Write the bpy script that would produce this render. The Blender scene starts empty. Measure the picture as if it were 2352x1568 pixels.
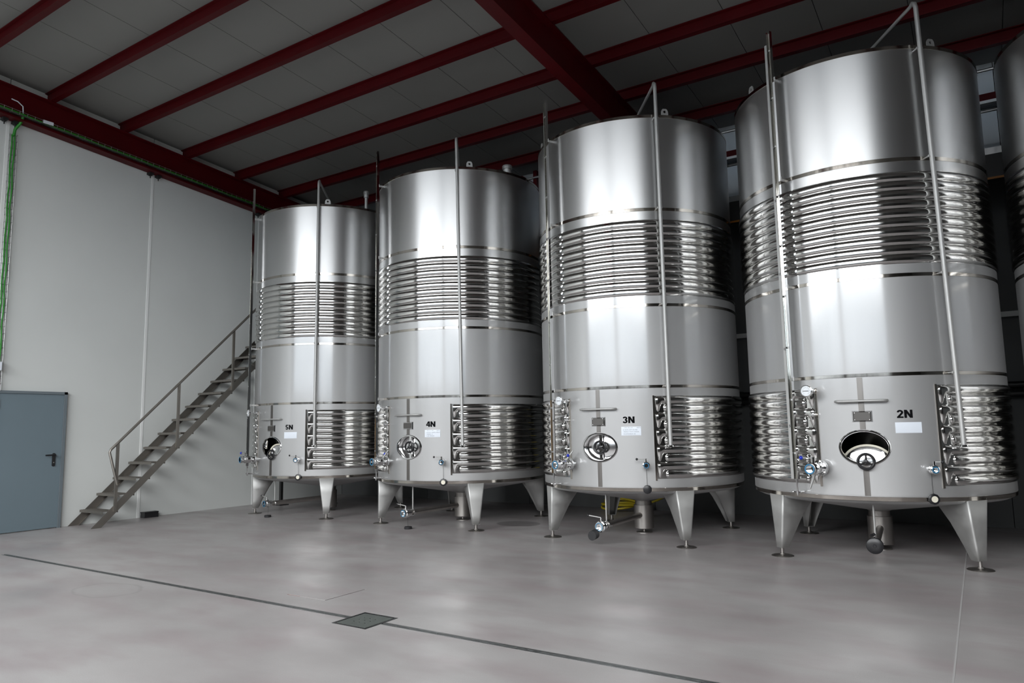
import bpy, math, random
from mathutils import Matrix, Vector
random.seed(7)
sc = bpy.context.scene
C = sc.collection
PI = math.pi
def rad(a): return a*PI/180

# ------------------------------------------------------------ camera
CAM_H = 1.35
F_PX, PITCH, YAW, ROLL = 1638.5, rad(6.836), rad(33.028), rad(-0.997)
cd = bpy.data.cameras.new('camera'); cam = bpy.data.objects.new('camera', cd); C.objects.link(cam)
cd.sensor_width = 36.0; cd.sensor_fit = 'HORIZONTAL'; cd.lens = F_PX/2352*36.0
cd.clip_start = .05; cd.clip_end = 200
fw = Vector((-math.sin(YAW)*math.cos(PITCH), math.cos(YAW)*math.cos(PITCH), math.sin(PITCH)))
rt = Vector((math.cos(YAW), math.sin(YAW), 0)); up = rt.cross(fw)
r2 = rt*math.cos(ROLL)+up*math.sin(ROLL); u2 = up*math.cos(ROLL)-rt*math.sin(ROLL)
cam.matrix_world = Matrix(((r2.x, u2.x, -fw.x, 0), (r2.y, u2.y, -fw.y, 0), (r2.z, u2.z, -fw.z, CAM_H), (0, 0, 0, 1)))
sc.camera = cam
# ------------------------------------------------------------ world, exposure, daylight strengths
w = bpy.data.worlds.new('world'); sc.world = w; w.use_nodes = True
w.node_tree.nodes['Background'].inputs[0].default_value = (.965, .985, 1, 1)   # even overcast sky
w.node_tree.nodes['Background'].inputs[1].default_value = 4.2
BAYS = [(-10.7, -3.72), (-3.28, 3.9)]; BAYTOP, SILL = 6.95, 2.4    # the two tall window openings of the front wall that let the daylight in
for a, c in BAYS:
    ld = bpy.data.lights.new('bay_portal', 'AREA'); ld.shape = 'RECTANGLE'; ld.size = c-a; ld.size_y = BAYTOP-SILL; ld.cycles.is_portal = True
    lo = bpy.data.objects.new('bay_portal', ld); C.objects.link(lo); lo.location = ((a+c)/2, -2.9, (BAYTOP+SILL)/2); lo.rotation_euler = (rad(90), 0, 0)
vs = sc.view_settings
vs.view_transform = 'Standard'; vs.look = 'None'; vs.gamma = 1; vs.use_curve_mapping = False
vs.exposure = 1.22

# ------------------------------------------------------------ materials
MATS = {}
def newmat(name):
    m = bpy.data.materials.new(name); m.use_nodes = True
    nt = m.node_tree; b = nt.nodes['Principled BSDF']; MATS[name] = m
    return m, nt, b
def simple(name, col, rough=.5, metal=0., emit=None, strength=0., noise=0., nscale=8., trans=0.):
    m, nt, b = newmat(name)
    b.inputs['Base Color'].default_value = (*col, 1); b.inputs['Roughness'].default_value = rough
    b.inputs['Metallic'].default_value = metal
    if trans: b.inputs['Transmission Weight'].default_value = trans
    if emit: b.inputs['Emission Color'].default_value = (*emit, 1); b.inputs['Emission Strength'].default_value = strength
    if noise:
        tc = nt.nodes.new('ShaderNodeTexCoord'); n = nt.nodes.new('ShaderNodeTexNoise'); n.inputs['Scale'].default_value = nscale
        n.inputs['Detail'].default_value = 4
        mx = nt.nodes.new('ShaderNodeMix'); mx.data_type = 'RGBA'
        mx.inputs[6].default_value = (*[max(0, c*(1-noise)) for c in col], 1); mx.inputs[7].default_value = (*[min(1, c*(1+noise)) for c in col], 1)
        nt.links.new(tc.outputs['Object'], n.inputs['Vector']); nt.links.new(n.outputs['Fac'], mx.inputs[0]); nt.links.new(mx.outputs[2], b.inputs['Base Color'])
    return m
def steel(name, col, r0, r1, aniso=0., scale=(4, 4, .25), bump=0., bscale=5., nscale=6., var=.08):
    m, nt, b = newmat(name)
    b.inputs['Base Color'].default_value = (*col, 1); b.inputs['Metallic'].default_value = 1
    tc = nt.nodes.new('ShaderNodeTexCoord'); mp = nt.nodes.new('ShaderNodeMapping'); mp.inputs['Scale'].default_value = scale
    n = nt.nodes.new('ShaderNodeTexNoise'); n.inputs['Scale'].default_value = nscale; n.inputs['Detail'].default_value = 5
    mr = nt.nodes.new('ShaderNodeMapRange'); mr.inputs['From Min'].default_value = .3; mr.inputs['From Max'].default_value = .7
    mr.inputs['To Min'].default_value = r0; mr.inputs['To Max'].default_value = r1
    nt.links.new(tc.outputs['Object'], mp.inputs['Vector']); nt.links.new(mp.outputs['Vector'], n.inputs['Vector'])
    nt.links.new(n.outputs['Fac'], mr.inputs['Value']); nt.links.new(mr.outputs['Result'], b.inputs['Roughness'])
    mx = nt.nodes.new('ShaderNodeMix'); mx.data_type = 'RGBA'
    mx.inputs[6].default_value = (*[c*(1-var) for c in col], 1); mx.inputs[7].default_value = (*[min(1, c*(1+var)) for c in col], 1)
    nt.links.new(n.outputs['Fac'], mx.inputs[0]); nt.links.new(mx.outputs[2], b.inputs['Base Color'])
    if aniso:
        b.inputs['Anisotropic'].default_value = aniso; b.inputs['Anisotropic Rotation'].default_value = .25
        tg = nt.nodes.new('ShaderNodeTangent'); tg.direction_type = 'RADIAL'; tg.axis = 'Z'
        nt.links.new(tg.outputs['Tangent'], b.inputs['Tangent'])
    if bump:
        n2 = nt.nodes.new('ShaderNodeTexNoise'); n2.inputs['Scale'].default_value = bscale; n2.inputs['Detail'].default_value = 1
        bp = nt.nodes.new('ShaderNodeBump'); bp.inputs['Strength'].default_value = bump; bp.inputs['Distance'].default_value = .01
        nt.links.new(tc.outputs['Object'], n2.inputs['Vector']); nt.links.new(n2.outputs['Fac'], bp.inputs['Height']); nt.links.new(bp.outputs['Normal'], b.inputs['Normal'])
    return m

BRUSHED = steel('brushed_steel', (.62, .62, .62), .345, .37, aniso=.6, nscale=2.0, var=.03)
# milled sheet of the lower courses: a wide soft lobe with a faint clear one over it
MILLED = steel('milled_steel', (.52, .52, .52), .60, .64, nscale=2.0, var=.03)
nt = MATS['milled_steel'].node_tree
_b = nt.nodes['Principled BSDF']; _o = nt.nodes['Material Output']
_g = nt.nodes.new('ShaderNodeBsdfAnisotropic'); _g.inputs['Color'].default_value = (.60, .605, .61, 1); _g.inputs['Roughness'].default_value = .14
_m = nt.nodes.new('ShaderNodeMixShader'); _m.inputs[0].default_value = .16
nt.links.new(_b.outputs[0], _m.inputs[1]); nt.links.new(_g.outputs[0], _m.inputs[2]); nt.links.new(_m.outputs[0], _o.inputs['Surface'])
JACKET = steel('polished_jacket_steel', (.66, .655, .64), .07, .13, bump=.12, bscale=4)
POLISH = steel('polished_band_steel', (.47, .44, .40), .08, .14)
SEAMST = steel('dull_seam_steel', (.20, .19, .18), .30, .40)
DISHST = steel('manway_dish_steel', (.70, .70, .70), .13, .18)
MIRROR = steel('mirror_steel', (.72, .72, .72), .04, .08)
SATIN = steel('satin_steel', (.56, .56, .55), .58, .66, scale=(3, 3, 3))
DULL = steel('dull_pipe_steel', (.40, .38, .36), .33, .45, scale=(3, 3, 3))
STAIR = steel('stair_steel', (.29, .27, .245), .45, .58, scale=(3, 3, 3))
BLACK = simple('black_plastic', (.012, .012, .014), .35)
RUBBER = simple('black_rubber', (.02, .02, .022), .6)
BLUEBALL = simple('blue_knob_plastic', (.01, .03, .45), .3)
BLUEGASK = simple('blue_gasket', (.03, .17, .32), .4)
WHITEGASK = simple('cream_gasket', (.78, .74, .62), .5)
CARD = simple('white_label_card', (.78, .83, .90), .45)
INK = simple('number_ink', (.004, .004, .005), .8)
INK.node_tree.nodes['Principled BSDF'].inputs['Specular IOR Level'].default_value = .1
PENCIL = simple('handwriting_ink', (.10, .13, .17), .6)
PLATE = simple('name_plate_face', (.10, .095, .09), .45, .6)
DIAL = simple('dial_white', (.80, .83, .86), .4)
RED = simple('red_steel_paint', (.068, .0006, .0026), .5, noise=.25, nscale=3); RED.node_tree.nodes['Principled BSDF'].inputs['Specular IOR Level'].default_value = .12
MATS['red_steel_paint'] = RED; RED.node_tree.nodes['Principled BSDF'].inputs['Specular IOR Level'].default_value = .2
WALLP = simple('wall_panel_paint', (.66, .68, .665), .75, noise=.05, nscale=1.2)
STRIP = simple('white_joint_sealant', (.84, .85, .84), .6)
CEIL = simple('ceiling_panel_paint', (.21, .21, .202), .7, noise=.04, nscale=1.5)
GAPM = simple('dark_joint', (.03, .03, .03), .9)
BACKW = simple('back_wall_concrete', (.15, .156, .158), .85, noise=.12, nscale=2)
CLAD = simple('upper_cladding_paint', (.60, .65, .70), .5, noise=.04, nscale=2)
DOORM = simple('door_blue_grey_paint', (.155, .205, .235), .5, noise=.03, nscale=3)
DOORF = simple('door_frame_paint', (.15, .18, .20), .5)
GALV = steel('galvanised_wire', (.45, .45, .45), .3, .5)
GREEN = simple('green_cable', (.02, .25, .018), .45)
YELLOW = simple('yellow_hose', (.62, .48, .02), .45)
GREYBOX = simple('pale_grey_plastic', (.55, .57, .58), .5)
DARKST = simple('dark_painted_steel', (.018, .018, .018), .5)
ORANGE = simple('orange_strip_paint', (.45, .16, .01), .5)
CASTIRON = simple('cast_drain_cover', (.12, .135, .125), .6, .3, noise=.25, nscale=14)
SLOT = simple('drain_slot_dark', (.006, .007, .008), .35)
SLOTEDGE = steel('drain_edge_steel', (.26, .27, .27), .35, .6, scale=(3, 3, 3))
PIPEBLK = simple('black_wall_pipe', (.012, .012, .013), .45)
CONCF = simple('front_wall_paint', (.17, .17, .165), .8)
FRAME = simple('window_frame_dark', (.05, .05, .055), .5)
m, nt, b = newmat('gauge_glass_tube'); GLASS = m
b.inputs['Base Color'].default_value = (.95, .93, .85, 1); b.inputs['Roughness'].default_value = .05; b.inputs['Transmission Weight'].default_value = .9; b.inputs['IOR'].default_value = 1.3
AMBER = simple('amber_wine', (.42, .20, .02), .15)
# floor: sealed concrete with wine-pink clouds, worn gloss and a few stains
m, nt, b = newmat('sealed_concrete_floor'); FLOOR = m
N = nt.nodes; Lk = nt.links
geo = N.new('ShaderNodeNewGeometry')
def noise(scale, detail, vec, sx=1, sy=1):
    mp = N.new('ShaderNodeMapping'); mp.inputs['Scale'].default_value = (sx, sy, 1); Lk.new(vec, mp.inputs['Vector'])
    n = N.new('ShaderNodeTexNoise'); n.inputs['Scale'].default_value = scale; n.inputs['Detail'].default_value = detail; Lk.new(mp.outputs[0], n.inputs['Vector']); return n.outputs['Fac']
def ramp(fac, a, bb, ca, cb):
    r = N.new('ShaderNodeMapRange'); r.inputs['From Min'].default_value = a; r.inputs['From Max'].default_value = bb
    r.inputs['To Min'].default_value = ca; r.inputs['To Max'].default_value = cb; Lk.new(fac, r.inputs['Value']); return r.outputs['Result']
def mixc(fac, A, B):
    mx = N.new('ShaderNodeMix'); mx.data_type = 'RGBA'
    if isinstance(fac, float): mx.inputs[0].default_value = fac
    else: Lk.new(fac, mx.inputs[0])
    for i, c in ((6, A), (7, B)):
        if isinstance(c, tuple): mx.inputs[i].default_value = (*c, 1)
        else: Lk.new(c, mx.inputs[i])
    return mx.outputs[2]
P = geo.outputs['Position']
big = noise(.55, 5, P, 1, 1.6); mid = noise(2.2, 6, P, .6, 1.5); fine = noise(160, 2, P)
col = mixc(ramp(big, .35, .65, 0, 1), (.325, .302, .302), (.435, .421, .417))
col = mixc(ramp(mid, .45, .70, 0, .7), col, (.32, .265, .275))
col = mixc(ramp(fine, .3, .7, 0, .35), col, (.29, .275, .27))
def blob(cx, cy, rx, ry, inner, outer, wob=.5):
    mp = N.new('ShaderNodeMapping'); mp.vector_type = 'POINT'; mp.inputs['Location'].default_value = (-cx/rx, -cy/ry, 0); mp.inputs['Scale'].default_value = (1/rx, 1/ry, 0)
    Lk.new(P, mp.inputs['Vector']); ln = N.new('ShaderNodeVectorMath'); ln.operation = 'LENGTH'; Lk.new(mp.outputs[0], ln.inputs[0])
    ad = N.new('ShaderNodeMath'); ad.operation = 'MULTIPLY_ADD'; Lk.new(noise(1.6, 3, P), ad.inputs[0]); ad.inputs[1].default_value = wob; Lk.new(ln.outputs['Value'], ad.inputs[2])
    return ramp(ad.outputs[0], inner, outer, 1, 0)
puddle = blob(-5.57, 8.64, .36, .3, 1.1, 1.15)
ringo = blob(-6.5, 3.45, .42, .3, 1.22, 1.27, .8); ringi = blob(-6.5, 3.45, .42, .3, 1.12, 1.2, .8)
rg = N.new('ShaderNodeMath'); rg.operation = 'SUBTRACT'; Lk.new(ringo, rg.inputs[0]); Lk.new(ringi, rg.inputs[1])
rs = N.new('ShaderNodeMath'); rs.operation = 'MULTIPLY'; rs.use_clamp = True; Lk.new(rg.outputs[0], rs.inputs[0]); rs.inputs[1].default_value = .4
pd = N.new('ShaderNodeMath'); pd.operation = 'MULTIPLY'; Lk.new(puddle, pd.inputs[0]); pd.inputs[1].default_value = .7
col = mixc(rs.outputs[0], col, (.24, .22, .22)); col = mixc(pd.outputs[0], col, (.16, .15, .15))
Lk.new(col, b.inputs['Base Color'])
Lk.new(ramp(noise(1.1, 5, P, 1, 1.5), .35, .7, .30, .52), b.inputs['Roughness'])
b.inputs['Specular IOR Level'].default_value = .45
bp = N.new('ShaderNodeBump'); bp.inputs['Strength'].default_value = .05; bp.inputs['Distance'].default_value = .004; Lk.new(fine, bp.inputs['Height']); Lk.new(bp.outputs['Normal'], b.inputs['Normal'])

# ------------------------------------------------------------ mesh helpers
class MB:
    def __init__(s): s.v = []; s.f = []
    def quad(s, pts):
        n = len(s.v); s.v += [tuple(p) for p in pts]; s.f.append(tuple(range(n, n+len(pts)))); return s
    def box(s, x0, x1, y0, y1, z0, z1, M=None):
        n = len(s.v)
        P = [Vector((x, y, z)) for z in (z0, z1) for x, y in ((x0, y0), (x1, y0), (x1, y1), (x0, y1))]
        if M: P = [M @ p for p in P]
        s.v += [tuple(p) for p in P]
        s.f += [tuple(n+i for i in f) for f in ((3, 2, 1, 0), (4, 5, 6, 7), (0, 1, 5, 4), (1, 2, 6, 5), (2, 3, 7, 6), (3, 0, 4, 7))]
        return s
    def bevbox(s, x0, x1, y0, y1, z0, z1, b):
        # box whose y0 face (front) is chamfered
        n = len(s.v)
        s.v += [(x0, y1, z0), (x1, y1, z0), (x1, y1, z1), (x0, y1, z1), (x0+b, y0, z0+b), (x1-b, y0, z0+b), (x1-b, y0, z1-b), (x0+b, y0, z1-b)]
        s.f += [tuple(n+i for i in f) for f in ((4, 5, 6, 7), (0, 1, 5, 4), (1, 2, 6, 5), (2, 3, 7, 6), (3, 0, 4, 7), (3, 2, 1, 0))]
        return s
    def prism(s, poly, h0, h1, fn):
        # polygon (2d) extruded between h0 and h1; fn(a,b,h)->xyz
        n = len(s.v); k = len(poly)
        s.v += [fn(a, b2, h0) for a, b2 in poly]+[fn(a, b2, h1) for a, b2 in poly]
        s.f.append(tuple(n+i for i in reversed(range(k)))); s.f.append(tuple(n+k+i for i in range(k)))
        for i in range(k): s.f.append((n+i, n+(i+1) % k, n+k+(i+1) % k, n+k+i))
        return s
    def rings(s, rs, closed=True, cap0=False, cap1=False):
        n = len(s.v); k = len(rs[0])
        for r in rs: s.v += [tuple(p) for p in r]
        for j in range(len(rs)-1):
            for i in range(k if closed else k-1):
                a = n+j*k+i; c = n+j*k+(i+1) % k
                s.f.append((a, c, c+k, a+k))
        if cap0: s.f.append(tuple(n+i for i in reversed(range(k))))
        if cap1: s.f.append(tuple(n+(len(rs)-1)*k+i for i in range(k)))
        return s
    def tube(s, pts, r, seg=10, cap=True):
        pts = [Vector(p) for p in pts]; rs = []; ref = None
        rr = r if isinstance(r, (list, tuple)) else [r]*len(pts)
        for i, p in enumerate(pts):
            d = (pts[min(i+1, len(pts)-1)]-pts[max(i-1, 0)]).normalized()
            if ref is None:
                ref = Vector((0, 0, 1)) if abs(d.z) < .9 else Vector((1, 0, 0))
            a = (ref-d*ref.dot(d)).normalized(); ref = a; c = d.cross(a)
            rs.append([p+(a*math.cos(2*PI*k/seg)+c*math.sin(2*PI*k/seg))*rr[i] for k in range(seg)])
        return s.rings(rs, True, cap, cap)
    def latheZ(s, prof, seg=64, cx=0, cy=0, cap0=False, cap1=False):
        return s.rings([[(cx+r*math.cos(2*PI*k/seg), cy+r*math.sin(2*PI*k/seg), z) for k in range(seg)] for r, z in prof], True, cap0, cap1)
    def latheY(s, prof, seg=20, cx=0, cz=0, cap0=True, cap1=True):
        # profile of (distance outward along -Y, radius)
        return s.rings([[(cx+r*math.cos(2*PI*k/seg), -d, cz+r*math.sin(2*PI*k/seg)) for k in range(seg)] for d, r in prof], True, cap0, cap1)
    def arc(s, prof, p0, p1, n):
        # profile (r,z) closed loop swept in azimuth p0..p1 degrees (0 = front, + = right)
        rs = []
        for i in range(n+1):
            a = rad(p0+(p1-p0)*i/n)
            rs.append([(r*math.sin(a), -r*math.cos(a), z) for r, z in prof])
        return s.rings(rs, True, True, True)
    def sphere(s, c, r, seg=14, ring=8):
        return s.rings([[(c[0]+r*math.sin(PI*j/ring)*math.cos(2*PI*k/seg), c[1]+r*math.sin(PI*j/ring)*math.sin(2*PI*k/seg), c[2]-r*math.cos(PI*j/ring)) for k in range(seg)] for j in range(ring+1)])
    def torus(s, fn, R, r, seg=28, sub=8):
        # fn(a,b,c)->xyz with ring in the a-b plane, c normal
        rs = []
        for i in range(seg+1):
            t = 2*PI*i/seg
            rs.append([fn((R+r*math.cos(2*PI*k/sub))*math.cos(t), (R+r*math.cos(2*PI*k/sub))*math.sin(t), r*math.sin(2*PI*k/sub)) for k in range(sub)])
        return s.rings(rs)
    def mesh(s, name, mat, sharp=40):
        me = bpy.data.meshes.new(name); me.from_pydata(s.v, [], s.f); me.validate(); me.update()
        me.materials.append(mat)
        me.polygons.foreach_set('use_smooth', [True]*len(me.polygons))
        try: me.set_sharp_from_angle(angle=rad(sharp))
        except Exception: pass
        return me
def link(name, me, parent=None, loc=None, rot=None):
    o = bpy.data.objects.new(name, me); C.objects.link(o)
    if parent: o.parent = parent
    if loc: o.location = loc
    if rot: o.rotation_euler = rot
    return o
def obj(name, mb, mat, parent=None, loc=None, rot=None, sharp=40):
    return link(name, mb.mesh(name, mat, sharp), parent, loc, rot)
def empty(name, loc=(0, 0, 0), rz=0):
    o = bpy.data.objects.new(name, None); C.objects.link(o); o.location = loc; o.rotation_euler = (0, 0, rz); o.empty_display_size = .2; return o
def tag(o, label, cat, group=None):
    o['label'] = label; o['category'] = cat
    if group: o['group'] = group
    return o
def struct(o, label=None):
    o['kind'] = 'structure'
    if label: o['label'] = label
    return o
CACHE = {}
def cached(key, fn, mat, sharp=40):
    if key not in CACHE: CACHE[key] = fn().mesh(key, mat, sharp)
    return CACHE[key]
def text_mesh(string, width, height, mat, wrap, bold=.0, name='lettering'):
    """lettering fitted to width x height around 0,0 then bent by wrap(x,z)->xyz"""
    cu = bpy.data.curves.new('t', 'FONT'); cu.body = string; cu.offset = bold; cu.resolution_u = 3; cu.fill_mode = 'FRONT'
    o = bpy.data.objects.new('t', cu); C.objects.link(o)
    dg = bpy.context.evaluated_depsgraph_get(); me = bpy.data.meshes.new_from_object(o.evaluated_get(dg))
    bpy.data.objects.remove(o); bpy.data.curves.remove(cu)
    xs = [v.co.x for v in me.vertices]; ys = [v.co.y for v in me.vertices]
    x0, x1, y0, y1 = min(xs), max(xs), min(ys), max(ys)
    for v in me.vertices:
        v.co = wrap(((v.co.x-x0)/(x1-x0)-.5)*width, ((v.co.y-y0)/(y1-y0)-.5)*height)
    me.materials.clear(); me.materials.append(mat); me.name = name
    return me

# ------------------------------------------------------------ setting: constants found from the photograph
XW, YB, YF, XR = -11.5, 10.95, -2.7, 11.5       # left wall, back wall, front wall, right wall
TY, R = 8.648, 1.239                             # tank row, tank radius
SL = -.0797                                      # fall of the roof towards the back wall
def zr(z0, y): return z0+SL*(y-4.795)
ZC, ZP, ZB = 6.50, 6.337, 5.865                  # ceiling, purlin underside, rafter underside at y = 4.795
TRY = 3.84                                       # slot drain line

# floor, with openings for the slot drain, its cover and the access hatch
HX0, HX1, HY0, HY1 = -4.952, -4.497, 4.113, 4.566
GX0, GX1, GY0, GY1 = -3.95, -3.622, 3.675, 4.004
holes = [(-9.5, GX0, TRY-.014, TRY+.014), (GX1+.0, 8.0, TRY-.014, TRY+.014), (GX0, GX1, GY0, GY1), (HX0, HX1, HY0, HY1)]
xs = sorted({XW-.2, XR+.15, *[v for hh in holes for v in hh[:2]]}); ys = sorted({YF-.2, YB+.2, *[v for hh in holes for v in hh[2:]]})
fb = MB()
for i in range(len(xs)-1):
    for j in range(len(ys)-1):
        cx, cy = (xs[i]+xs[i+1])/2, (ys[j]+ys[j+1])/2
        if any(a < cx < b_ and c < cy < d for a, b_, c, d in holes): continue
        fb.quad([(xs[i], ys[j], 0), (xs[i+1], ys[j], 0), (xs[i+1], ys[j+1], 0), (xs[i], ys[j+1], 0)])
for a, b_, c, d in holes:   # pit sides and bottoms
    dep = -.06 if d-c < .1 else -.03
    fb.quad([(a, c, dep), (b_, c, dep), (b_, d, dep), (a, d, dep)])
    fb.quad([(a, c, dep), (a, c, 0), (b_, c, 0), (b_, c, dep)]); fb.quad([(a, d, 0), (a, d, dep), (b_, d, dep), (b_, d, 0)])
    fb.quad([(a, c, 0), (a, c, dep), (a, d, dep), (a, d, 0)]); fb.quad([(b_, c, dep), (b_, c, 0), (b_, d, 0), (b_, d, dep)])
floor = struct(obj('floor', fb, FLOOR), 'sealed grey concrete floor with pinkish stains')
# pale saw-cut joint in the floor beside the right-hand tank
obj('floor_joint', MB().box(-.232, -.222, 3.9, YB, .0002, .0012), simple('pale_joint_filler', (.42, .41, .405), .7), floor)

# left wall: precast panels with white sealed joints
wl = struct(obj('wall_left', MB().box(XW-.25, XW-.02, YF-.2, YB+.3, -.1, 7.3), GAPM), 'pale grey precast panel wall with white joints')
joints = [-.1, 2.15, 4.345, 6.53, 8.70]
edges = [YF]+joints+[YB]
for i in range(len(edges)-1):
    a, c = edges[i]+.006, edges[i+1]-.006
    zt0, zt1 = zr(ZC, a), zr(ZC, c)
    mb = MB().prism([(a, 0), (c, 0), (c, zt1), (a, zt0)], XW-.06, XW, lambda p, q, h: (h, p, q))
    if a < 5.3 and c > 4.46: pass
    obj('wall_panel', mb, WALLP, wl)
for y in joints:
    obj('joint_strip', MB().box(XW-.01, XW+.006, y-.02, y+.02, 0, zr(ZB, y)), STRIP, wl)
    for s_ in (-1, 1):
        z = zr(ZB, y+s_*.07)
        mb = MB().box(XW, XW+.10, y+s_*.07-.035, y+s_*.07+.035, z-.035, z)
        mb.tube([(XW+.05, y+s_*.07, z-.09), (XW+.05, y+s_*.07, z)], .009, 8).box(XW+.02, XW+.08, y+s_*.07-.02, y+s_*.07+.02, z-.05, z-.035)
        obj('beam_clamp', mb, DARKST, wl)

# back wall: concrete panels below, sheet cladding above the catwalk
wb = struct(obj('wall_back', MB().box(XW-.25, XR+.25, YB+.06, YB+.25, -.1, 6.3), GAPM), 'grey back wall behind the tanks')
x = XW; k = 0
while x < XR:
    x1 = min(x+2.35, XR)
    obj('wall_panel', MB().box(x+.004, x1-.004, YB, YB+.06, 0, 4.42), BACKW, wb); x = x1
x = XW
while x < 4:
    x1 = x+1.0
    mb = MB(); ring = []
    for t in range(11):      # shallow ribs of the sheet
        u = x+.004+(x1-x-.008)*t/10; ring.append((u, YB-(.012 if t % 5 in (2, 3) else 0)))
    mb.rings([[(u, v, 4.43) for u, v in ring], [(u, v, zr(ZC, YB)+.02) for u, v in ring]], closed=False)
    obj('cladding_sheet', mb, CLAD, wb); x = x1
wr = struct(obj('wall_right', MB().box(XR, XR+.2, YF-.2, YB+.1, -.1, 7.3), BACKW), 'grey end wall on the right')

# front wall behind the photographer, with the two tall window openings that the tanks mirror
fbm = MB()
fbm.box(XW, BAYS[0][0], YF-.2, YF, 0, 7.3).box(BAYS[0][1], BAYS[1][0], YF-.2, YF, 0, 7.3).box(BAYS[1][1], XR, YF-.2, YF, 0, 7.3)
for a, c in BAYS: fbm.box(a, c, YF-.2, YF, BAYTOP, 7.3).box(a, c, YF-.2, YF, 0, SILL)
wf = struct(obj('wall_front', fbm, CONCF), 'front wall behind the viewer with two tall window openings')
for n_, (a, c) in enumerate(BAYS):
    mb = MB().box(a, a+.06, YF-.12, YF-.02, SILL, BAYTOP).box(c-.06, c, YF-.12, YF-.02, SILL, BAYTOP).box(a, c, YF-.119, YF-.021, BAYTOP-.06, BAYTOP).box(a, c, YF-.119, YF-.021, SILL, SILL+.06)
    struct(obj('window_%d' % (n_+1), mb, FRAME), 'frame of a tall open window in the front wall')
# the yard outside and the long building across it, seen only as reflections in the steel
yard = struct(obj('yard_ground', MB().box(-70, 70, -75, YF-.2, -.1, -.02), simple('yard_asphalt', (.11, .11, .105), .9)), 'grey yard outside the front windows')
nb = MB().box(-65, 65, -46, -38, -.02, 10.0)
nb.prism([(-46.5, 10.0), (-37.5, 10.0), (-42, 11.2)], -65.5, 65.5, lambda p, q, h: (h, p, q))
struct(obj('yard_building', nb, simple('yard_building_paint', (.34, .38, .42), .8)), 'long pale building across the yard')

# ceiling of long panels on the purlins
def slab(x0, x1, y0, y1, z0, th): # sloping slab, underside at z0 (value at y=4.795)
    return MB().prism([(y0, zr(z0, y0)), (y1, zr(z0, y1)), (y1, zr(z0, y1)+th), (y0, zr(z0, y0)+th)], x0, x1, lambda p, q, h: (h, p, q))
cl = struct(obj('ceiling', slab(XW-.2, XR+.2, YF-.2, YB+.2, ZC+.055, .05), GAPM), 'sloping grey panel ceiling')
x = -3.11-.928*9-.1
x = XW
bx = sorted([-3.11+.928*i for i in range(-9, 17)])
bx = [XW]+[v for v in bx if XW+.1 < v < XR-.1]+[XR]
for i in range(len(bx)-1):
    obj('ceiling_panel', slab(bx[i]+.004, bx[i+1]-.004, YF, YB, ZC, .05), CEIL, cl)

# red roof steel
def ibeam(length_fn, flange, depth, tw, tf):
    """I section polygon in (across, height) with height 0 = underside"""
    f, d = flange/2, depth
    return [(-f, 0), (f, 0), (f, tf), (tw/2, tf+.008), (tw/2, d-tf-.008), (f, d-tf), (f, d), (-f, d), (-f, d-tf), (-tw/2, d-tf-.008), (-tw/2, tf+.008), (-f, tf)]
ordn = ['first', 'second', 'third', 'fourth', 'fifth', 'sixth', 'seventh']
for i, yn in enumerate([10.17, 9.10, 8.077, 7.013, 5.90, 4.798, 3.70]):
    yc = yn+.043; z0 = zr(ZP, yc)
    sec = ibeam(None, .086, ZC-ZP-.002, .012, .011)
    mb = MB().prism(sec, XW+.01, XR-.05, lambda p, q, h: (h, yc+p, z0+q))
    tag(obj('roof_purlin', mb, RED), 'dark red roof purlin, %s counted from the back wall' % ordn[i], 'beam', 'red roof purlins')
def rafter(xc, fl, label):
    sec = ibeam(None, fl, ZP-ZB-.003, .014, .018)
    y0, y1 = YF+.02, YB-.02
    mb = MB().prism(sec, 0, 1, lambda p, q, h: (xc+p, y0 if h == 0 else y1, zr(ZB, y0 if h == 0 else y1)+q))
    return tag(obj('roof_rafter', mb, RED), label, 'beam', 'red roof rafters')
rafter(-4.005, .17, 'deep dark red rafter crossing the middle of the ceiling')
rafter(-11.395, .18, 'deep dark red rafter along the top of the left wall')

# ------------------------------------------------------------ left wall things
# blue-grey steel door
dr = struct(obj('door_1', MB().box(XW, XW+.035, 4.44, 5.30, .012, 1.945), DOORM), 'blue grey steel door')
fr = MB().box(XW, XW+.05, 5.302, 5.345, 0, 1.985).box(XW, XW+.05, 4.395, 4.438, 0, 1.985).box(XW, XW+.05, 4.395, 5.345, 1.947, 1.985)
obj('door_frame', fr, DOORF, dr)
hy, hz = 5.205, 1.02
hb = MB()
pl = [(hy+.022*math.cos(t), hz-.03+(.075 if math.sin(t) > 0 else -.075)+.022*math.sin(t)) for t in [2*PI*i/20 for i in range(20)]]
hb.prism(pl, XW+.035, XW+.046, lambda p, q, h: (h, p, q))
hb.tube([(XW+.04, hy, hz+.04), (XW+.085, hy, hz+.04), (XW+.095, hy-.015, hz+.04), (XW+.095, hy-.135, hz+.038)], .011, 8)
hd = obj('door_handle', hb, BLACK, dr)
obj('keyhole', MB().prism([(hy+.008*math.cos(t), hz-.07+.008*math.sin(t)) for t in [2*PI*i/10 for i in range(10)]], XW+.046, XW+.048, lambda p, q, h: (h, p, q)), SATIN, hd)
obj('door_sign', MB().box(XW+.035, XW+.039, 4.30+.14, 4.475, 1.73, 1.86), DOORF, dr)
# small box over the door at the picture's edge
bxo = empty('wall_box', (XW, 4.36, 2.32)); tag(bxo, 'small pale box on the wall above the blue grey door', 'wall box')
obj('housing', MB().box(.002, .085, -.16, .088, -.065, .065), GREYBOX, bxo)
obj('front_lens', MB().box(.085, .095, -.15, .078, -.055, .055), CARD, bxo)
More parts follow.
